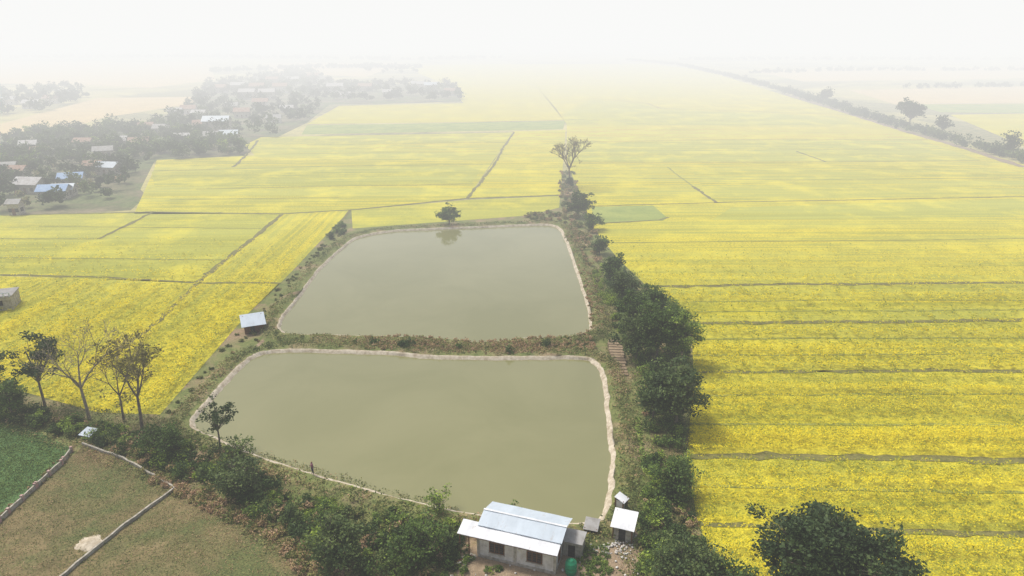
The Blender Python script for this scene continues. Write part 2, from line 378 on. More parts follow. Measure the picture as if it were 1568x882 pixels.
c = PP([(622, 536), (625, 534), (618, 536), (575, 530), (780, 545), (545, 528), (700, 538), (835, 535)])
bushes('embankment_shrub', c, rng.uniform(.5, 1.1, len(c)), 1.1, 260, .16, LEAF, .35, .2, z0=.4)

# ------------------------------------------------------------ mustard plants (near fields)
def crop(name, poly, dens, ang, row=1.1, sz=.12, ny=9, fade=None):
    poly = np.asarray(poly)
    lo, hi = poly.min(0), poly.max(0); n = int((hi-lo).prod()*dens)
    p = rng.uniform(lo, hi, (n, 2)); p = p[inpoly(p, poly)]
    if fade: p = p[rng.random(len(p)) < np.clip((fade[1]-p[:, 1])/(fade[1]-fade[0]), 0, 1)**1.4]
    q = -p[:, 0]*math.sin(ang)+p[:, 1]*math.cos(ang); al = p[:, 0]*math.cos(ang)+p[:, 1]*math.sin(ang)
    tab = rng.random(4000); tab2 = rng.random(4000)
    def sm(x, tb): i = np.floor(x).astype(int) % 3999; fr = x-np.floor(x); fr = fr*fr*(3-2*fr); return tb[i]*(1-fr)+tb[i+1]*fr
    qq = q+.3*np.sin(al*.09+q*.3)+.15*np.sin(al*.31)
    g = .6*sm(qq/row, tab)+.4*sm(qq/(row*3.3), tab2)+.10*np.sin(al*.23+q*1.7)*np.sin(al*.07+q*.6)
    g = np.clip((g-.30)/.40, 0, 1)
    keep = rng.random(len(p)) < .40+.62*g
    for Lf, w in furrows: keep &= dline(p, Lf) > w*.55
    p = p[keep]; g = g[keep]
    hb = .60+.38*g+rng.normal(size=len(p))*.05
    pt = np.clip(.49+.27*g+rng.normal(size=len(p))*.06, .42, .95)
    k = np.repeat(np.arange(len(p)), ny)
    isg = rng.random(len(k)) < .42-.35*g[k]
    pos = np.column_stack([p[k]+rng.normal(size=(len(k), 2))*.24, hb[k]+rng.uniform(-.16, .08, len(k))])
    T0 = np.where(isg, rng.uniform(.15, .44, len(k)), np.clip(pt[k]+rng.normal(size=len(k))*.10, .43, 1))
    V, Q, T = leafq(pos, sz*rng.uniform(.5, 1.15, len(k)), T0, .75, .65)
    mesh_np(name, V, Q, T, [FLOW])
crop('mustard_plants', PP([(1062, 575), (1056, 700), (1072, 800), (1100, 872), (1180, 960), (1640, 960), (1620, 575)]), 6.5, 0.0, 1.1, .11, 11)
crop('mustard_plants', PP([(905, 345), (945, 395), (992, 440), (1058, 490), (1062, 575), (1620, 572), (1640, 345)]), 4.2, 0.0, 1.4, .16, 7, fade=(98, 168))
crop('mustard_plants', PP([(530, 326), (500, 364), (378, 480), (245, 632), (150, 630), (0, 592), (-60, 575), (-60, 424), (300, 436), (432, 332)]), 4.2, AL, 1.4, .15, 8, fade=(105, 175))
crop('mustard_plants', PP([(-60, 424), (300, 434), (425, 332), (100, 332), (-60, 340)]), 3.0, .03, 1.6, .18, 6, fade=(105, 175))

# ------------------------------------------------------------ trees
def tube(path, rad, sides=5):
    path = np.asarray(path); n = len(path); t = np.gradient(path, axis=0); t /= np.linalg.norm(t, axis=1, keepdims=True)+1e-9
    up = np.where(np.abs(t[:, 2:3]) > .9, np.array([[1., 0, 0]]), np.array([[0, 0, 1.]]))
    a = np.cross(t, up); a /= np.linalg.norm(a, axis=1, keepdims=True)+1e-9; b_ = np.cross(t, a)
    th = np.arange(sides)/sides*2*math.pi
    V = path[:, None]+(a[:, None]*np.cos(th)[None, :, None]+b_[:, None]*np.sin(th)[None, :, None])*np.asarray(rad)[:, None, None]
    Q = [(i*sides+k, i*sides+(k+1) % sides, (i+1)*sides+(k+1) % sides, (i+1)*sides+k) for i in range(n-1) for k in range(sides)]
    return V.reshape(-1, 3), np.array(Q)
def tree(name, base, h, cr, ch, K=30, nl=3000, leaf=.2, rc=.7, lm=None, bark=None, tr=.2, t0=.4, lean=(0, 0), lobes=None, twigs=3, lowb=.3):
    lm = lm or LEAF; bark = bark or BARK
    e = empty(name, (base[0], base[1], 0)); parts = []
    cz = h-ch; top = np.array([lean[0], lean[1], cz+ch*.3])
    s = np.linspace(0, 1, 7)[:, None]; wob = np.cumsum(rng.normal(size=(7, 3))*.12, 0)*np.array([1, 1, 0])*s
    tp = s*top+wob; parts.append(tube(tp, np.linspace(tr, tr*.35, 7), 7))
    tips = []; tt = []
    lobes = lobes or [(0, 0, 0, 1)]
    for i in range(K):
        lb = lobes[i % len(lobes)]
        d = unit(1)[0]; d[2] = d[2]*.9+.12
        r = rng.uniform(.5, 1)**.6*rng.uniform(.70, 1.12)
        tip = np.array([lean[0]+lb[0]+d[0]*cr*r*lb[3], lean[1]+lb[1]+d[1]*cr*r*lb[3], cz+lb[2]+d[2]*ch*r*lb[3]])
        tip[2] = max(tip[2], .8)
        u = min(.98, max(lowb, (tip[2]/h)*rng.uniform(.55, .85))); st = np.array([np.interp(u, s[:, 0], tp[:, c_]) for c_ in range(3)])
        mid = (st+tip)/2+np.array([0, 0, .12*ch])+rng.normal(size=3)*.15
        q = np.linspace(0, 1, 6)[:, None]; path = (1-q)**2*st+2*q*(1-q)*mid+q*q*tip
        r0 = tr*.42*(1-u*.5); parts.append(tube(path, np.linspace(r0, .025, 6), 5))
        tips.append(tip); tt.append(rng.normal()*.15)
        for _ in range(twigs):
            a = path[rng.integers(2, 5)]; b_ = a+(unit(1)[0]*.8+(tip-st)/np.linalg.norm(tip-st)*.6+np.array([0, 0, .35]))*rc*rng.uniform(.8, 1.6)
            m_ = (a+b_)/2+rng.normal(size=3)*.1
            parts.append(tube([a, m_, b_], [r0*.35, .03, .014], 4)); tips.append(b_); tt.append(rng.normal()*.15)
    V = []; Q = []; o = 0
    for v_, q_ in parts: V.append(v_); Q.append(q_+o); o += len(v_)
    mesh_np('trunk_and_limbs', np.concatenate(V), np.concatenate(Q), None, [bark], parent=e, smooth=True)
    if nl:
        tips = np.array(tips); tt = np.array(tt)
        wgt = rng.random(len(tips))**1.3+.05; k = rng.choice(len(tips), nl, p=wgt/wgt.sum())
        d = unit(nl)*(rng.random((nl, 1))**.45)*rc*np.array([1.15, 1.15, .55])
        pos = tips[k]+d; t = np.clip(t0+tt[k]+rng.normal(size=nl)*.13, 0, 1)
        Vl, Ql, T = leafq(pos, leaf*rng.uniform(.6, 1.3, nl), t, .6, .4)
        mesh_np('foliage', Vl, Ql, T, [lm], parent=e)
    return e
def branching(name, base, h, spread, tr, depth=5, bark=None, nl=0, leaf=.15, lm=None, t0=.5, first=.32, thin=.016, rc=.35):
    """recursive forking skeleton for bare / thin-leaved trees"""
    e = empty(name, (base[0], base[1], 0)); parts = []; tips = []
    def grow(p, d, ln, r, lv):
        q = [p]; dd = d.copy()
        for k in range(3):
            dd = dd+rng.normal(size=3)*(.03 if lv == 0 else .11)+np.array([0, 0, .05]); dd /= np.linalg.norm(dd); q.append(q[-1]+dd*ln/3)
        parts.append(tube(q, np.linspace(r, max(thin, r*.68), 4), 6 if lv < 2 else 4))
        if lv >= depth: tips.append(q[-1]); return
        n = 3 if rng.random() < .55 else 2
        if lv == 0: n = 4
        ph = rng.random()*6.28
        for i in range(n):
            a = ph+i*6.283/n+rng.normal()*.25
            side = np.array([math.cos(a), math.sin(a), 0.]); side -= dd*(side@dd); side /= np.linalg.norm(side)+1e-9
            w_ = spread*(rng.uniform(.8, 1.1) if lv == 0 else rng.uniform(.65, 1.2))
            nd = dd+side*w_; nd /= np.linalg.norm(nd)
            grow(q[-1], nd, ln*(.66 if lv else .62)*rng.uniform(.85, 1.15), max(thin, r*.58), lv+1)
        if lv >= 1 and rng.random() < .8:
            side = unit(1)[0]; nd = dd*.5+side*.8; nd /= np.linalg.norm(nd)
            grow(q[1], nd, ln*.5, max(thin, r*.4), min(depth, lv+2))
    grow(np.array([0., 0, -.05]), np.array([.02, .02, 1.]), h*first, tr, 0)
    V = []; Q = []; o = 0
    for v_, q_ in parts: V.append(v_); Q.append(q_+o); o += len(v_)
    V = np.concatenate(V); sc_ = h/V[:, 2].max(); V *= sc_
    mesh_np('trunk_and_limbs', V, np.concatenate(Q), None, [bark or BARKP], parent=e, smooth=True)
    if nl:
        tips = np.array(tips)*sc_; tt = rng.normal(size=len(tips))*.15
        wgt = rng.random(len(tips))**1.5+.05; k = rng.choice(len(tips), nl, p=wgt/wgt.sum())
        pos = tips[k]+unit(nl)*rc*rng.random((nl, 1))**.5
        Vl, Ql, T = leafq(pos, leaf*rng.uniform(.6, 1.3, nl), np.clip(t0+tt[k]+rng.normal(size=nl)*.12, 0, 1), .6, .4)
        mesh_np('foliage', Vl, Ql, T, [lm or LEAFY], parent=e)
    return e

tree('tree', P(70, 625), 11.0, 4.0, 3.4, 22, 2600, .20, .85, LEAFD, BARK, .2, .40, twigs=1, lowb=.45)
branching('bare_tree', P(137, 642), 13.8, .52, .24, 6, BARKP, 260, .13, LEAFY, .8, first=.36)
branching('sparse_tree', P(218, 657), 12.6, .50, .22, 5, BARK, 2000, .16, LEAFY, .35, rc=.5, first=.36)
branching('sparse_tree', P(190, 645), 9.5, .48, .15, 4, BARK, 700, .16, LEAFY, .45, rc=.5, first=.38)
tree('tree', P(-12, 608), 7.5, 3.0, 2.8, 20, 1900, .20, .75, LEAFD, BARK, .18, .5, twigs=1)
tree('tree', P(20, 640), 5.5, 2.3, 2.2, 20, 1900, .2, .8, LEAF, BARK, .14, .4)
tree('young_tree', P(338, 692), 7.6, 2.4, 2.3, 16, 1000, .17, .6, LEAFD, BARK, .14, .55, twigs=1, lowb=.5)
tree('young_tree', P(372, 705), 3.2, 1.5, 1.2, 16, 500, .15, .5, LEAF, BARK, .07, .5)
tree('young_tree', P(672, 790), 3.0, 1.7, 1.2, 14, 420, .16, .5, LEAF, BARK, .07, .75)
tree('young_tree', P(785, 806), 2.2, 1.2, .9, 12, 320, .15, .45, LEAF, BARK, .07, .6)
tree('round_tree', P(688, 345), 5.2, 3.4, 2.2, 30, 2200, .26, .8, LEAF, BARK, .2, .45, lowb=.1)
branching('bare_tree', P(872, 287), 17.5, .66, .40, 6, BARK, 500, .18, LEAFY, .45, first=.34, thin=.03, rc=.6)
bushes('trunk_creeper', np.array([P(872, 287)[:2], P(873, 288)[:2], P(871, 286)[:2]]), np.array([1.6, 1.3, 1.2]), 2.4, 600, .3, LEAFD, .6, .3)
tree('tree', P(1005, 552), 10.0, 4.3, 4.2, 54, 7000, .22, .85, LEAF, BARK, .22, .38)
tree('tree', P(1042, 560), 9.4, 3.0, 3.9, 30, 3000, .2, .75, LEAF, BARKP, .2, .70)
tree('tree', P(1035, 655), 8.6, 4.5, 3.9, 60, 9000, .22, .95, LEAFD, BARK, .2, .65)
tree('tree', P(1000, 640), 6.0, 2.6, 2.4, 30, 2600, .2, .8, LEAF, BARK, .15, .3)
tree('tree', P(975, 550), 7.4, 3.6, 3.2, 40, 5000, .22, .9, LEAFD, BARK, .2, .8)
tree('tree', P(968, 500), 6.2, 3.0, 2.8, 28, 3200, .22, .85, LEAF, BARK, .15, .3)
tree('tree', P(1000, 480), 5.2, 2.6, 2.4, 26, 2600, .22, .85, LEAF, BARK, .15, .3)
tree('tree', P(955, 462), 5.4, 2.6, 2.4, 26, 2600, .22, .85, LEAFD, BARK, .15, .8)
tree('tree', P(940, 436), 6.0, 2.5, 2.6, 22, 2200, .24, .8, LEAF, BARK, .15, .25)
tree('tree', P(918, 390), 3.8, 2.0, 1.8, 20, 1200, .26, .8, LEAF, BARK, .15, .35)
tree('tree', P(886, 332), 7.0, 3.8, 3.2, 32, 2600, .32, 1.0, LEAFD, BARK, .2, .8)
tree('tree', P(908, 352), 3.8, 2.2, 1.8, 20, 1200, .3, .8, LEAF, BARK, .15, .4)
tree('tree', P(1030, 760), 4.0, 2.4, 1.9, 30, 3200, .17, .8, LEAF, BARK, .15, .35)
tree('large_dark_tree', (27.2, 47.5), 10.6, 4.9, 4.2, 150, 27000, .19, .95, LEAFD, BARK, .38, .45, lobes=[(-3.0, .6, .1, .80), (2.9, -.6, -.5, .85), (0, 0, .5, .7), (0, 2, -1, .8)], twigs=2)
tree('tree', P(1050, 915), 5.2, 3.6, 2.4, 60, 7000, .17, .8, LEAFD, BARK, .2, .75)
tree('tree', P(1110, 935), 4.6, 3.4, 2.4, 50, 5500, .17, .8, LEAF, BARK, .2, .4)
tree('tree', P(520, 868), 4.6, 2.8, 2.2, 40, 3800, .17, .75, LEAFD, BARK, .15, .8)
tree('tree', P(640, 862), 4.2, 2.6, 2.1, 40, 3400, .17, .75, LEAF, BARK, .15, .4)
tree('tree', P(372, 756), 4.4, 2.8, 2.0, 36, 3000, .17, .75, LEAFD, BARK, .15, .75)
tree('tree', P(250, 700), 4.0, 2.3, 1.8, 30, 2400, .17, .7, LEAF, BARK, .15, .3)
tree('distant_tree', P(1392, 194), 15, 7.5, 5.6, 40, 1800, .7, 2.0, LEAFD, BARK, .4, .5)
tree('distant_tree', P(1442, 206), 9, 3.5, 3.6, 24, 700, .6, 1.4, LEAFD, BARK, .3, .5)
tree('distant_tree', P(1262, 158), 10, 5, 3.6, 24, 700, .8, 1.8, LEAFD, BARK, .3, .5)
tree('distant_tree', P(1545, 240), 9, 3.5, 3.6, 24, 900, .5, 1.4, LEAFD, BARK, .3, .5)

def shr(name, px, n, r0, r1, hf, per, leaf, mat, t0, tv=.35):
    c_ = scat(PP(px), n); bushes(name, c_, rng.uniform(r0, r1, n), hf, per, leaf, mat, t0, tv)
belt = [(-60, 600), (60, 628), (130, 652), (230, 672), (320, 692), (380, 715), (440, 765), (520, 782), (600, 795), (705, 812), (700, 868), (680, 890), (560, 885), (490, 850), (410, 800), (300, 748), (205, 702), (120, 675), (0, 645), (-60, 640)]
shr('hedge_shrubs', belt, 200, .5, 1.5, 1.0, 340, .15, LEAF, .38, .65)
shr('hedge_shrubs', belt, 60, .6, 1.5, 1.1, 360, .15, LEAFD, .75, .5)
shr('hedge_shrubs', belt, 190, .4, 1.1, 1.0, 200, .14, SCRUB, .45, .7)
shr('hedge_shrubs', [(235, 655), (300, 665), (400, 715), (520, 748), (640, 780), (705, 796), (705, 806), (600, 785), (480, 748), (380, 716)], 120, .25, .7, 1.0, 170, .13, LEAF, .75)
shr('dry_undergrowth', [(200, 702), (300, 748), (410, 800), (490, 850), (560, 890), (470, 890), (420, 830), (300, 775), (240, 740)], 150, .3, .9, .7, 150, .13, SCRUB, .74)
corA = [(925, 398), (985, 440), (1055, 487), (1060, 600), (1048, 690), (1005, 700), (988, 640), (980, 560), (940, 500)]
corB = [(990, 700), (1046, 695), (1050, 780), (1090, 880), (1150, 1000), (970, 1000), (985, 880), (985, 800)]
shr('corridor_shrubs', corA, 190, .5, 1.7, 1.0, 320, .15, LEAF, .42, .6)
shr('corridor_shrubs', corA, 80, .4, 1.1, .9, 220, .14, SCRUB, .5, .6)
shr('corridor_shrubs', corB, 130, .5, 1.4, .95, 320, .14, LEAF, .48, .6)
shr('corridor_shrubs', corB, 80, .3, .9, .8, 180, .13, SCRUB, .6, .5)
shr('corridor_shrubs', [(908, 405), (935, 410), (950, 450), (925, 470), (905, 440)], 40, .5, 1.0, .8, 200, .15, LEAF, .95, .2)
shr('corridor_shrubs', [(855, 262), (876, 262), (898, 320), (925, 388), (912, 440), (885, 400), (866, 345), (858, 300)], 120, .5, 1.4, .9, 140, .24, SCRUB, .60)
shr('corridor_shrubs', [(800, 334), (850, 322), (870, 345), (840, 345)], 24, .6, 1.3, 1., 170, .22, SCRUB, .55)
shr('bank_shrubs', [(502, 362), (530, 352), (515, 378), (450, 450), (425, 490), (400, 525), (300, 640), (250, 642), (380, 490)], 130, .2, .6, .8, 110, .14, SCRUB, .34)
shr('bank_shrubs', [(505, 350), (535, 342), (530, 360), (505, 368)], 12, .7, 1.3, 1.1, 260, .2, LEAF, .4)
shr('vegetable_rows', [(962, 640), (982, 640), (988, 735), (964, 735)], 90, .15, .3, .8, 50, .09, LEAF, .75, .15)
shr('vegetable_rows', [(885, 840), (930, 835), (935, 880), (885, 885)], 90, .2, .4, .8, 70, .09, LEAF, .6, .2)
shr('garden_weeds', [(470, 748), (545, 755), (545, 775), (490, 770)], 90, .2, .45, .6, 90, .1, LEAF, 1.0, .1)
shr('yard_shrubs', [(690, 850), (730, 862), (850, 892), (850, 930), (690, 930)], 26, .2, .7, .9, 160, .11, LEAF, .5, .5)
shr('field_edge_weeds', [(100, 690), (112, 700), (50, 760), (0, 810), (-10, 800)], 30, .15, .4, .7, 60, .1, SCRUB, .5)
tufts('wild_grass', scat(PP([(915, 400), (1050, 480), (1060, 700), (1090, 880), (950, 900), (940, 700), (930, 560)]), 5500), SCRUB, .46, .3, .12, 6, .25, .02, .24)
tufts('wild_grass', scat(PP([(250, 640), (420, 700), (700, 780), (700, 900), (500, 900), (300, 770), (100, 690), (-50, 640), (-50, 600)]), 5500), SCRUB, .43, .3, .12, 6, .25, .02, .24)
tufts('dry_grass_tufts', scat(PP([(128, 690), (262, 750), (400, 800), (520, 900), (-100, 900), (0, 805)]), 4800), SCRUB, .62, .10, .08, 5, .35, .02, .22)
tufts('green_crop_leaves', scat(PP([(-40, 645), (0, 648), (60, 666), (106, 688), (50, 742), (-40, 810)]), 3000), LEAF, .5, .2, .09, 5, .2, .02, .08)

def far(name, px, n, r0, r1, per=110, leaf=.9, mat=None, t0=.5):
    c_ = scat(PP(px), n); bushes(name, c_, rng.uniform(r0, r1, n), 1.1, per, leaf, mat or LEAFD, t0, .5, trunk=.35)
V1 = [(-200, 215), (60, 208), (120, 200), (230, 190), (385, 228), (372, 238), (235, 246), (215, 285), (130, 318), (60, 322), (0, 335), (-200, 345)]
V2 = [(230, 192), (290, 160), (320, 128), (470, 108), (520, 128), (690, 130), (712, 154), (640, 156), (505, 158), (470, 186), (380, 230)]
far('village_trees', V1, 320, 2.0, 4.2, 150, .6)
far('village_trees', V1, 120, 1.2, 2.4, 110, .5, SCRUB, .4)
far('village_trees', V2, 560, 2.4, 5.2, 110, .8)
far('village_trees', [(-20, 212), (130, 200), (240, 195), (380, 228), (370, 238), (230, 243), (60, 262), (-20, 262)], 170, 2.2, 4.6, 150, .6, LEAF, .25)
far('distant_trees', [(-200, 182), (0, 178), (60, 176), (140, 150), (120, 136), (0, 140), (-200, 140)], 200, 3, 5.5, 90, 1.1)
far('distant_trees', [(560, 100), (640, 104), (640, 116), (560, 114)], 30, 3, 5, 80, 1.2)
def lines(name, px, n, jit, r0, r1, per, leaf):
    p = PP(px); d = np.linalg.norm(np.diff(p, axis=0), axis=1); cs = np.concatenate([[0], np.cumsum(d)])
    s = rng.uniform(0, cs[-1], n); c_ = np.column_stack([np.interp(s, cs, p[:, 0]), np.interp(s, cs, p[:, 1])])+rng.normal(size=(n, 2))*jit
    bushes(name, c_, rng.uniform(r0, r1, n), 1.0, per, leaf, LEAFD, .6, .5, trunk=.1)
lines('tree_line', [(2000, 350), (1700, 288), (1568, 248), (1480, 222), (1380, 196), (1280, 164), (1200, 140), (1120, 118), (1040, 100), (960, 92)], 760, 2.4, 1.5, 4.2, 90, .6)
lines('distant_trees', [(1150, 112), (1300, 108), (1560, 108), (1800, 110)], 150, 8, 2, 5, 60, 1.3)
lines('distant_trees', [(1040, 92), (1300, 92), (1700, 92)], 170, 14, 3, 6, 60, 1.6)
lines('distant_trees', [(-100, 90), (300, 88), (620, 92), (760, 90)], 220, 16, 4, 7, 60, 1.8)
lines('distant_trees', [(330, 110), (480, 104), (640, 104)], 120, 12, 3, 6, 60, 1.4)
lines('distant_trees', [(1400, 135), (1568, 132), (1750, 133)], 50, 5, 2, 4, 70, 1.0)
ribbon('stream', [(1568, 256), (1480, 228), (1380, 200), (1280, 168), (1200, 144)], 4, .08, M_SOIL, .2)

# ------------------------------------------------------------ buildings
def vhouse(u, v, w, d, h, roof, rz, storey2=False):
    x, y, _ = P(u, v); e = empty('village_house', (x, y, 0), rz)
    r = d*.28
    V = [(-w/2, -d/2, 0), (w/2, -d/2, 0), (w/2, d/2, 0), (-w/2, d/2, 0), (-w/2, -d/2, h), (w/2, -d/2, h), (w/2, d/2, h), (-w/2, d/2, h), (-w/2, 0, h+r), (w/2, 0, h+r)]
    mesh_py('walls', V, [(0, 1, 5, 4), (1, 2, 6, 9, 5), (2, 3, 7, 6), (3, 0, 4, 8, 7)], M_WHITE if random.random() < .35 else M_WALLC, e)
    o = .5; k = r/(d/2); t = .12
    for sgn, nm in ((-1, 'roof_front'), (1, 'roof_back')):
        ye, ze = sgn*(d/2+o), h-k*o
        a = [(-w/2-o, ye, ze+.05), (w/2+o, ye, ze+.05), (w/2+o, 0, h+r+.05), (-w/2-o, 0, h+r+.05)]
        V = a+[(p[0], p[1], p[2]+t) for p in a]
        mesh_py(nm, V, [(0, 1, 2, 3), (4, 5, 6, 7), (0, 1, 5, 4), (1, 2, 6, 5), (2, 3, 7, 6), (3, 0, 4, 7)], roof, e)
    box('door', -.45, .45, -d/2-.04, -d/2+.02, 0, 2, M_WOOD, e)
    for i, xx in enumerate((-w*.3, w*.3)):
        for lv in range(2 if storey2 else 1):
            box('window_%d' % (i+2*lv), xx-.5, xx+.5, -d/2-.03, -d/2+.02, .9+lv*2.7, 2.0+lv*2.7, M_DARK, e)
        box('side_window_%d' % i, w/2-.02, w/2+.03, xx*.4-.4, xx*.4+.4, .9, 2.0, M_DARK, e)
R = [M_ROOFBLUE, M_ROOFG, M_ROOFR, M_ROOFV, M_ROOFB]
for (u, v, w, d, h, r, a) in [
    (86, 304, 8, 5, 3, 0, .15), (112, 284, 7, 5, 3, 0, .3), (50, 294, 8, 6, 3.2, 3, -.1), (27, 328, 3, 3, 3.5, 1, .1), (100, 300, 6, 4.5, 2.6, 4, .2),
    (168, 266, 8, 5, 3, 4, -.2), (146, 264, 6, 5, 3, 2, .2), (182, 224, 8, 6, 3, 3, .2), (334, 200, 13, 8, 5.5, 4, .1), (352, 214, 8, 6, 3, 4, .2), (326, 216, 7, 6, 3, 1, .2),
    (48, 238, 6, 5, 5, 3, .3), (64, 240, 6, 5, 3, 2, .3), (30, 272, 6, 5, 3, 2, 0), (270, 178, 8, 6, 3.5, 3, .2), (290, 174, 9, 7, 3.5, 2, .2), (160, 240, 7, 5, 3, 1, .4),
    (306, 180, 8, 6, 3, 3, .0), (380, 152, 12, 8, 6, 3, .1), (395, 142, 12, 9, 6, 2, .1), (430, 142, 12, 9, 6, 2, .2), (400, 166, 10, 7, 5, 2, .2), (372, 180, 9, 7, 4, 2, .2), (420, 188, 8, 6, 3, 1, .2), (440, 172, 8, 6, 3, 3, .2),
    (514, 142, 14, 9, 6, 3, .1), (528, 150, 10, 7, 3, 3, 0), (560, 140, 12, 8, 5, 2, 0), (598, 148, 12, 7, 4, 3, .1), (640, 136, 12, 8, 5, 3, .1), (662, 138, 14, 8, 5, 4, .1), (690, 146, 10, 7, 4, 2, .1), (355, 168, 9, 7, 3, 1, .1),
    (340, 142, 10, 8, 5, 2, .1), (450, 128, 12, 8, 5, 3, .1), (480, 122, 12, 8, 5, 2, .1), (250, 204, 8, 6, 3, 1, .1), (215, 226, 8, 6, 3, 2, .3), (225, 200, 7, 5, 3, 2, .3), (8, 268, 8, 6, 3, 1, .3), (80, 158, 10, 7, 4, 2, .1), (50, 166, 10, 7, 4, 3, .1),
    (15, 160, 10, 7, 4, 3, .2), (100, 148, 10, 7, 4, 3, .0), (310, 200, 8, 6, 4, 2, .3), (410, 152, 12, 8, 6, 3, .2), (366, 140, 12, 8, 6, 3, .1), (418, 130, 12, 8, 6, 2, .1), (130, 226, 7, 5, 3, 2, .1), (280, 218, 7, 5, 3, 3, .2)]:
    vhouse(u, v, w, d, h, R[r], a, h > 4.5)

def corr(name, x0, x1, p0, p1, mat, parent, amp=.022, step=.13):
    """corrugated sheet spanning x0..x1 between (y,z) p0 and p1"""
    n = int((x1-x0)/step*2); xs = np.linspace(x0, x1, n); rows = 5; V = []
    for t_ in (0, -.03):
        for i in range(rows):
            s_ = i/(rows-1); y = p0[0]+(p1[0]-p0[0])*s_; z = p0[1]+(p1[1]-p0[1])*s_
            V.append(np.column_stack([xs, np.full(n, y), z+t_+amp*np.where(np.arange(n) % 2, 1, -1)*.8+.012*np.sin(xs*1.7+i)]))
    V = np.concatenate(V); Q = [((k*rows+i)*n+j, (k*rows+i)*n+j+1, (k*rows+i+1)*n+j+1, (k*rows+i+1)*n+j) for k in range(2) for i in range(rows-1) for j in range(n-1)]
    return mesh_np(name, V, Q, None, [mat], parent=parent)
def window(nm, x0, x1, z0, z1, y, e):
    box(nm+'_glass', x0, x1, y-.012, y+.05, z0, z1, M_DARK, e)
    f = .08
    for k, (a, b_, c_, d) in enumerate([(x0-f, x1+f, z1, z1+f), (x0-f, x1+f, z0-f, z0), (x0-f, x0, z0, z1), (x1, x1+f, z0, z1), (x0+(x1-x0)/3-.03, x0+(x1-x0)/3+.03, z0, z1), (x0+2*(x1-x0)/3-.03, x0+2*(x1-x0)/3+.03, z0, z1)]):
        box('%s_frame_%d' % (nm, k), a, b_, y-.05, y+.04, c_, d, M_WOOD, e)
    for k in range(3):
        zz = z0+(z1-z0)*(k+1)/4; box('%s_bar_%d' % (nm, k), x0, x1, y-.03, y-.014, zz-.012, zz+.012, M_WOOD, e)
    box(nm+'_sill', x0-.15, x1+.15, y-.12, y-.001, z0-f-.07, z0-f-.003, M_WALLC, e)

fl = P(733, 852); ang = math.radians(-18.5)
hs = empty('farm_house', fl, ang)
W, D = 7.7, 4.4; hf_, rg = 2.75, 3.5
Vw = [(0, 0, 0), (W, 0, 0), (W, D, 0), (0, D, 0), (0, 0, hf_), (W, 0, hf_), (W, D, hf_), (0, D, hf_), (0, 2.5, rg-.08), (W, 2.5, rg-.08)]
mesh_py('walls', Vw, [(0, 1, 5, 4), (1, 2, 6, 9, 5), (2, 3, 7, 6), (3, 0, 4, 8, 7)], M_WHITE, hs)
box('plinth', -.08, W+.08, -.08, D+.08, -.02, .32, M_WALLC, hs)
for i, xx in enumerate((0, 3.75, W)): box('pillar_%d' % i, xx-.13, xx+.13, -.07, .05, .325, hf_-.1, M_WALLC, hs)
window('window_left', 1.2, 2.6, .95, 2.0, 0, hs); window('window_right', 5.0, 6.4, .95, 2.0, 0, hs)
box('side_door', W-.02, W+.04, 1.2, 2.0, .33, 2.3, M_WOOD, hs)
corr('roof_lower', -2.0, W+.35, (-.55, 2.70), (1.15, 3.13), M_ROOFW, hs)
corr('roof_upper', -.35, W+.45, (.7, 3.13), (2.6, 3.62), M_ROOFB, hs)
corr('roof_back', -.35, W+.45, (2.55, 3.62), (5.0, 2.82), M_ROOFB, hs)
box('ridge_cap', -.38, W+.48, 2.48, 2.70, 3.64, 3.67, M_ROOFW, hs)
box('fascia', -2.0, W+.3, -.50, -.46, 2.55, 2.66, M_WOOD, hs)
for i, xx in enumerate((-1.85, -.9)): box('verandah_post_%d' % i, xx, xx+.1, -.4, -.3, 0, 2.6, M_WOOD, hs)

def shed(name, base, rz, w, d, h0, h1, roof, wall, over=.3):
    e = empty(name, base, rz)
    for i, (xx, yy, hh) in enumerate(((0, 0, h0), (w, 0, h0), (0, d, h1), (w, d, h1))): box('post_%d' % i, xx-.06, xx+.06, yy-.06, yy+.06, 0, hh, M_WOOD, e)
    box('wall_front', .07, w-.07, -.03, .03, .0, h0*.93, wall, e); box('wall_back', .07, w-.07, d-.03, d+.03, 0, h1*.95, wall, e)
    box('wall_left', -.03, .03, .07, d-.07, 0, h0*.95, wall, e); box('wall_right', w-.03, w+.03, .07, d-.07, 0, h0*.95, wall, e)
    box('doorway', w*.3, w*.3+.7, -.045, -.032, .02, h0*.8, M_DARK, e)  # dark sheet on the wall paints the shade of an opening
    corr('roof', -over, w+over, (-over*1.5, h0-.08), (d+over, h1+.08), roof, e)
    return e
shed('garden_shed', P(938, 826), -.35, 1.9, 1.7, 1.9, 2.4, M_ROOFW, M_WALLC, .25)
shed('outhouse', P(953, 790), .9, .9, .9, 1.8, 2.0, M_ROOFW, M_WHITE, .12)
shed('pond_hut', P(376, 512), .42, 3.0, 2.4, 1.7, 2.5, M_ROOFB, M_WOOD, .5)
shed('tin_shelter', P(126, 672), -.3, 1.4, 1.0, .8, 1.0, M_ROOFB, M_WALLC, .2)
shed('lean_to_shelter', P(895, 822), -.3, 1.2, 1.1, 1.2, 1.5, M_ROOFG, M_WOOD, .15)
e = empty('store_room', P(862, 850), ang)
box('walls', 0, 1.8, 0, 1.8, 0, 1.7, M_WALLC, e); box('doorway', .5, 1.2, -.015, -.002, 0, 1.4, M_DARK, e); box('flat_roof', -.12, 1.92, -.12, 1.92, 1.702, 1.8, M_ROOFG, e)  # doorway is a flat dark sheet, interior shade put into colour
e = empty('water_tank', P(874, 877))
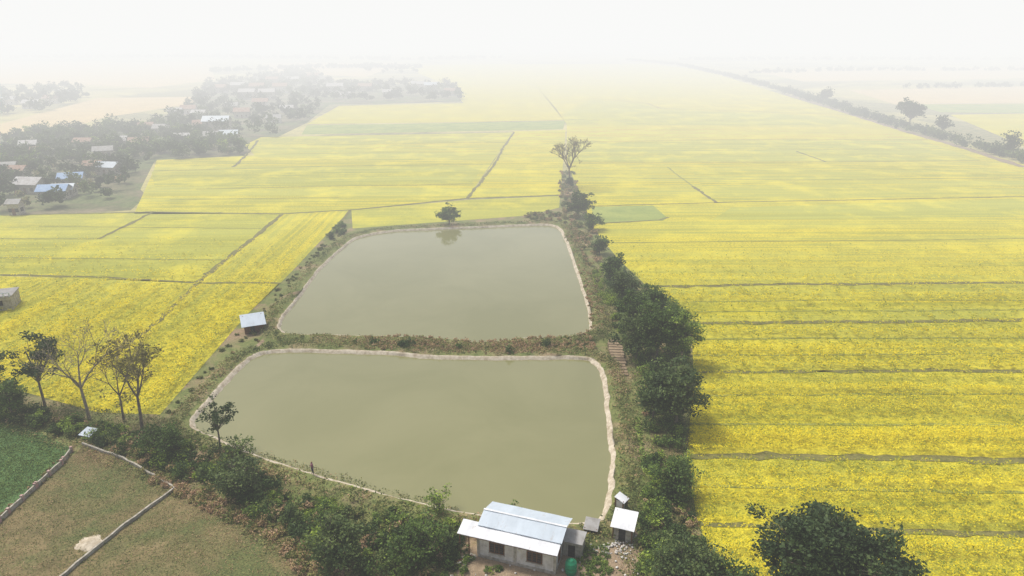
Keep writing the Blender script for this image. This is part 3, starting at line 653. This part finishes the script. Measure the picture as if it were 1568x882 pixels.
prof = [(0, .02), (.52, .02), (.55, .08), (.55, .35), (.585, .38), (.55, .41), (.55, .68), (.585, .71), (.55, .74), (.55, 1.0), (.5, 1.1), (.25, 1.2), (.24, 1.24), (.2, 1.28), (0, 1.29)]
ns = 28; V = [(r*math.cos(2*math.pi*k/ns), r*math.sin(2*math.pi*k/ns), z*1.2) for r, z in prof for k in range(ns)]
mesh_np('tank_body', V, [(i*ns+k, i*ns+(k+1) % ns, (i+1)*ns+(k+1) % ns, (i+1)*ns+k) for i in range(len(prof)-1) for k in range(ns)], None, [M_TANK], parent=e)
box('tank_stand', -.6, .6, -.6, .6, 0, .018, M_WALLC, e)
# stacked planks beside the house
e = empty('plank_stack', P(712, 862), .5)
for i in range(9): box('plank_%d' % i, -1.1+rng.normal()*.1, 1.1+rng.normal()*.1, (i % 3)*.26, (i % 3)*.26+.2, .04+(i//3)*.07, .10+(i//3)*.07, M_WOOD if i % 2 else M_WALLC, e)
e = empty('concrete_building', P(-14, 478), .35)
box('walls', -4, 3.6, 0, 5, 0, 2.6, M_WALLC, e)
for i in range(9): box('parapet_post_%d' % i, -3.95+i*.92, -3.80+i*.92, -.08, .08, 2.602, 3.3, M_ROOFB, e)
box('parapet_rail', -4, 3.6, -.06, .06, 3.302, 3.42, M_ROOFB, e); box('roof_slab', -4.2, 3.8, .15, 5.2, 2.603, 2.75, M_ROOFG, e)
box('stair_room', -3.5, -.5, 2, 4.8, 2.752, 5.0, M_WHITE, e); box('stair_roof', -3.8, -.2, 1.7, 5.1, 5.003, 5.1, M_ROOFBLUE, e)
box('window', 1, 2.2, -.02, -.003, 1, 2, M_DARK, e)

def wall(name, px, h, t, mat, post=None, pm=None):
    p = PP(px); e = empty(name, (p[0][0], p[0][1], 0))
    for i in range(len(p)-1):
        d = p[i+1]-p[i]; Ln = np.linalg.norm(d); a = math.atan2(d[1], d[0]); n = max(2, int(Ln/1.0))
        V = []
        for k in range(n+1):
            s_ = k/n*Ln; hh = h*(1+rng.normal()*.08); jj = rng.normal()*.03
            for (yy, zz) in ((-t/2, 0), (-t/2, hh), (t/2, hh), (t/2, 0)): V.append((s_, yy+jj, zz))
        Q = [(k*4+m_, k*4+m_+1, k*4+m_+5, k*4+m_+4) for k in range(n) for m_ in range(3)]+[(0, 1, 2, 3), (n*4+3, n*4+2, n*4+1, n*4)]
        o = mesh_py('panel_%d' % i, V, Q, mat, e); o.location = (p[i][0]-p[0][0], p[i][1]-p[0][1], 0); o.rotation_euler = (0, 0, a)
        if post:
            for k in range(int(Ln/post)+1):
                q = box('pier_%d_%d' % (i, k), k*post-.14, k*post+.14, -t/2-.06, t/2+.06, 0, h*1.25, pm, e); q.location = o.location; q.rotation_euler = (0, 0, a)
wall('boundary_wall', [(127, 682), (190, 704), (268, 750), (180, 815), (90, 890)], .4, .2, M_WALLC)
M_PINK = paint('faded_pink_plaster', (.45, .26, .23), (.46, .38, .34), 1.5)
wall('plastered_wall', [(110, 692), (95, 712), (55, 748), (0, 800), (-40, 838)], .6, .16, M_WALLC, 2.2, M_PINK)
hp = P(137, 832); n = 26; V = []
for i in range(8):
    for k in range(n):
        r_ = 1.25*(1-i/7)*(1+.12*math.sin(k*1.3+i)+.06*rng.normal()); V.append((hp[0]+r_*math.cos(k/n*6.283), hp[1]+.9*r_*math.sin(k/n*6.283), .03+.3*(i/7)**.8))
mesh_np('sand_heap', V, [(i*n+k, i*n+(k+1) % n, (i+1)*n+(k+1) % n, (i+1)*n+k) for i in range(7) for k in range(n)], None, [M_CONC], smooth=True)
ribbon('footpath', [(935, 525), (950, 570), (955, 620), (962, 680), (958, 740), (960, 790), (975, 830)], .9, .06, M_SOIL, .2)
dd = PP([(940, 524)])[0]-PP([(950, 576)])[0]
e = empty('earthen_steps', P(950, 576), math.atan2(dd[1], dd[0])-math.pi/2)
for i in range(13): box('step_%d' % i, -1.1+rng.normal()*.08, 1.1+rng.normal()*.08, i*.9, i*.9+.76, 0, .22+.05*i, M_SOIL, e)
ribbon('footpath', [(405, 520), (360, 560), (310, 610), (262, 650)], .7, .05, M_SOIL, .3)
sheet('yard', [(700, 850), (730, 835), (870, 835), (960, 800), (985, 840), (960, 900), (700, 930)], .035, M_SOIL)
c = np.concatenate([scat(PP([(905, 815), (975, 820), (965, 850), (900, 850)]), 200), scat(PP([(690, 850), (980, 850), (980, 900), (690, 900)]), 70)])
V = []; Q = []
for i, (x, y) in enumerate(c):
    s_ = random.uniform(.05, .28); a = random.random()*3
    vv = [Vector((sx*s_*random.uniform(.6, 1.2), sy*s_*random.uniform(.6, 1.2), sz*s_*.5)) for sz in (0, 1) for sy in (-.5, .5) for sx in (-.5, .5)]
    V += [tuple(Matrix.Rotation(a, 3, 'Z')@q+Vector((x, y, .05))) for q in vv]; o = i*8
    Q += [(o, o+2, o+3, o+1), (o+4, o+5, o+7, o+6), (o, o+1, o+5, o+4), (o+2, o+6, o+7, o+3), (o, o+4, o+6, o+2), (o+1, o+3, o+7, o+5)]
mesh_np('rubble', V, Q, None, [M_WHITE])

# ------------------------------------------------------------ person on the near bank
def person(loc, rz, shirt, legs):
    m_, nt_, b_ = newmat('clothed_skin')
    tc = N(nt_, 'ShaderNodeTexCoord'); sp = N(nt_, 'ShaderNodeSeparateXYZ'); nt_.links.new(tc.outputs['Object'], sp.inputs[0])
    mr = N(nt_, 'ShaderNodeMapRange'); mr.inputs[2].default_value = 1.75; nt_.links.new(sp.outputs[2], mr.inputs[0])
    r_ = N(nt_, 'ShaderNodeValToRGB'); r_.color_ramp.interpolation = 'CONSTANT'; e_ = r_.color_ramp.elements
    st = [(0, (.04, .03, .03)), (.05, legs), (.52, shirt), (.845, (.28, .16, .10)), (.945, (.015, .012, .01))]
    while len(e_) < len(st): e_.new(.5)
    for i, (p_, c_) in enumerate(st): e_[i].position = p_; e_[i].color = (*c_, 1)
    nt_.links.new(mr.outputs[0], r_.inputs[0]); nt_.links.new(r_.outputs[0], b_.inputs['Base Color'])
    pts = [((0, 0, .93), .15), ((0, 0, 1.15), .14), ((0, 0, 1.38), .15), ((0, 0, 1.48), .06), ((0, .01, 1.57), .085), ((0, .01, 1.67), .095),
           ((.10, 0, .88), .10), ((.12, .04, .50), .07), ((.12, 0, .09), .045), ((.12, .16, .04), .04),
           ((-.10, 0, .88), .10), ((-.12, -.02, .50), .07), ((-.12, -.08, .09), .045), ((-.12, .08, .04), .04),
           ((.20, 0, 1.40), .065), ((.27, .02, 1.13), .05), ((.26, .16, .92), .035), ((.26, .22, .86), .03),
           ((-.20, 0, 1.40), .065), ((-.27, .0, 1.13), .05), ((-.26, .10, .88), .035), ((-.26, .15, .81), .03)]
    ed = [(0, 1), (1, 2), (2, 3), (3, 4), (4, 5), (0, 6), (6, 7), (7, 8), (8, 9), (0, 10), (10, 11), (11, 12), (12, 13), (2, 14), (14, 15), (15, 16), (16, 17), (2, 18), (18, 19), (19, 20), (20, 21)]
    for s_, w_ in ((1, 17), (-1, 21)):
        bx, by, bz = pts[w_][0]
        for f_ in range(5):
            dx = (-.03+.018*f_) if f_ < 4 else .045*-s_
            pts.append(((bx+dx, by+.03, bz-.04-.01*(f_ in (1, 2))), .009)); ed.append((w_, len(pts)-1))
            pts.append(((bx+dx, by+.06, bz-.08), .008)); ed.append((len(pts)-2, len(pts)-1))
    me = bpy.data.meshes.new('person'); me.from_pydata([p_[0] for p_ in pts], ed, []); me.materials.append(m_)
    o = link(bpy.data.objects.new('person', me)); o.location = loc; o.rotation_euler = (0, 0, rz)
    o.modifiers.new('skin', 'SKIN')
    for i, sv in enumerate(me.skin_vertices[0].data): sv.radius = (pts[i][1],)*2; sv.use_root = (i == 0)
    sb = o.modifiers.new('sub', 'SUBSURF'); sb.levels = 1; sb.render_levels = 1
try:
    person((*P(480, 733)[:2], .65), 2.2, (.25, .10, .14), (.06, .06, .09))
except Exception as ex: print('person', ex)

# ------------------------------------------------------------ haze painted as volume emission, not scattered light: mist banks, thin near the ponds and thick over the far plain
def glow_mist(y0, y1, dens, col):
    m = bpy.data.materials.new('glow_mist'); m.use_nodes = True; nt = m.node_tree; nt.nodes.clear()
    out = N(nt, 'ShaderNodeOutputMaterial'); ab = N(nt, 'ShaderNodeVolumeAbsorption'); em = N(nt, 'ShaderNodeEmission'); ad = N(nt, 'ShaderNodeAddShader')
    ab.inputs['Color'].default_value = (0, 0, 0, 1); ab.inputs['Density'].default_value = dens
    em.inputs['Color'].default_value = (*col, 1); em.inputs['Strength'].default_value = dens  # volume glows by itself to give the haze its brightness
    nt.links.new(ab.outputs[0], ad.inputs[0]); nt.links.new(em.outputs[0], ad.inputs[1]); nt.links.new(ad.outputs[0], out.inputs['Volume'])
    box('glow_mist', -6500, 6500, y0, y1, -3, 170, m)
glow_mist(-400, 120, 1/1700, (.96, .955, .93))
glow_mist(120.1, 260, 1/500, (.96, .955, .93))
glow_mist(260.1, 800, 1/400, (.955, .955, .945))
glow_mist(800.1, 8500, 1/480, (.925, .945, .955))

# ------------------------------------------------------------ light
sd = Vector((-.45, .30, .90)).normalized(); el = math.asin(sd.z); az = math.atan2(sd.x, sd.y)
w = bpy.data.worlds.new('World'); S.world = w; w.use_nodes = True; nt = w.node_tree
sk = N(nt, 'ShaderNodeTexSky', sky_type='NISHITA'); sk.sun_disc = False; sk.sun_elevation = el; sk.sun_rotation = az
sk.dust_density = 6; sk.air_density = 1.0; sk.ozone_density = .6
nt.links.new(sk.outputs[0], nt.nodes['Background'].inputs[0]); nt.nodes['Background'].inputs[1].default_value = .13
l = bpy.data.lights.new('sun', 'SUN'); l.energy = 2.8; l.angle = math.radians(12); l.color = (1, .97, .91)
o = link(bpy.data.objects.new('sun', l)); o.rotation_euler = sd.to_track_quat('Z', 'Y').to_euler(); o.location = (0, 0, 200)

cam = bpy.data.cameras.new('camera'); cam.sensor_width = 36; cam.lens = FP/1568*36; cam.clip_end = 12000; cam.clip_start = .5
co = link(bpy.data.objects.new('camera', cam)); co.location = (0, 0, H); co.rotation_euler = (math.pi/2-PT, 0, 0)
S.camera = co
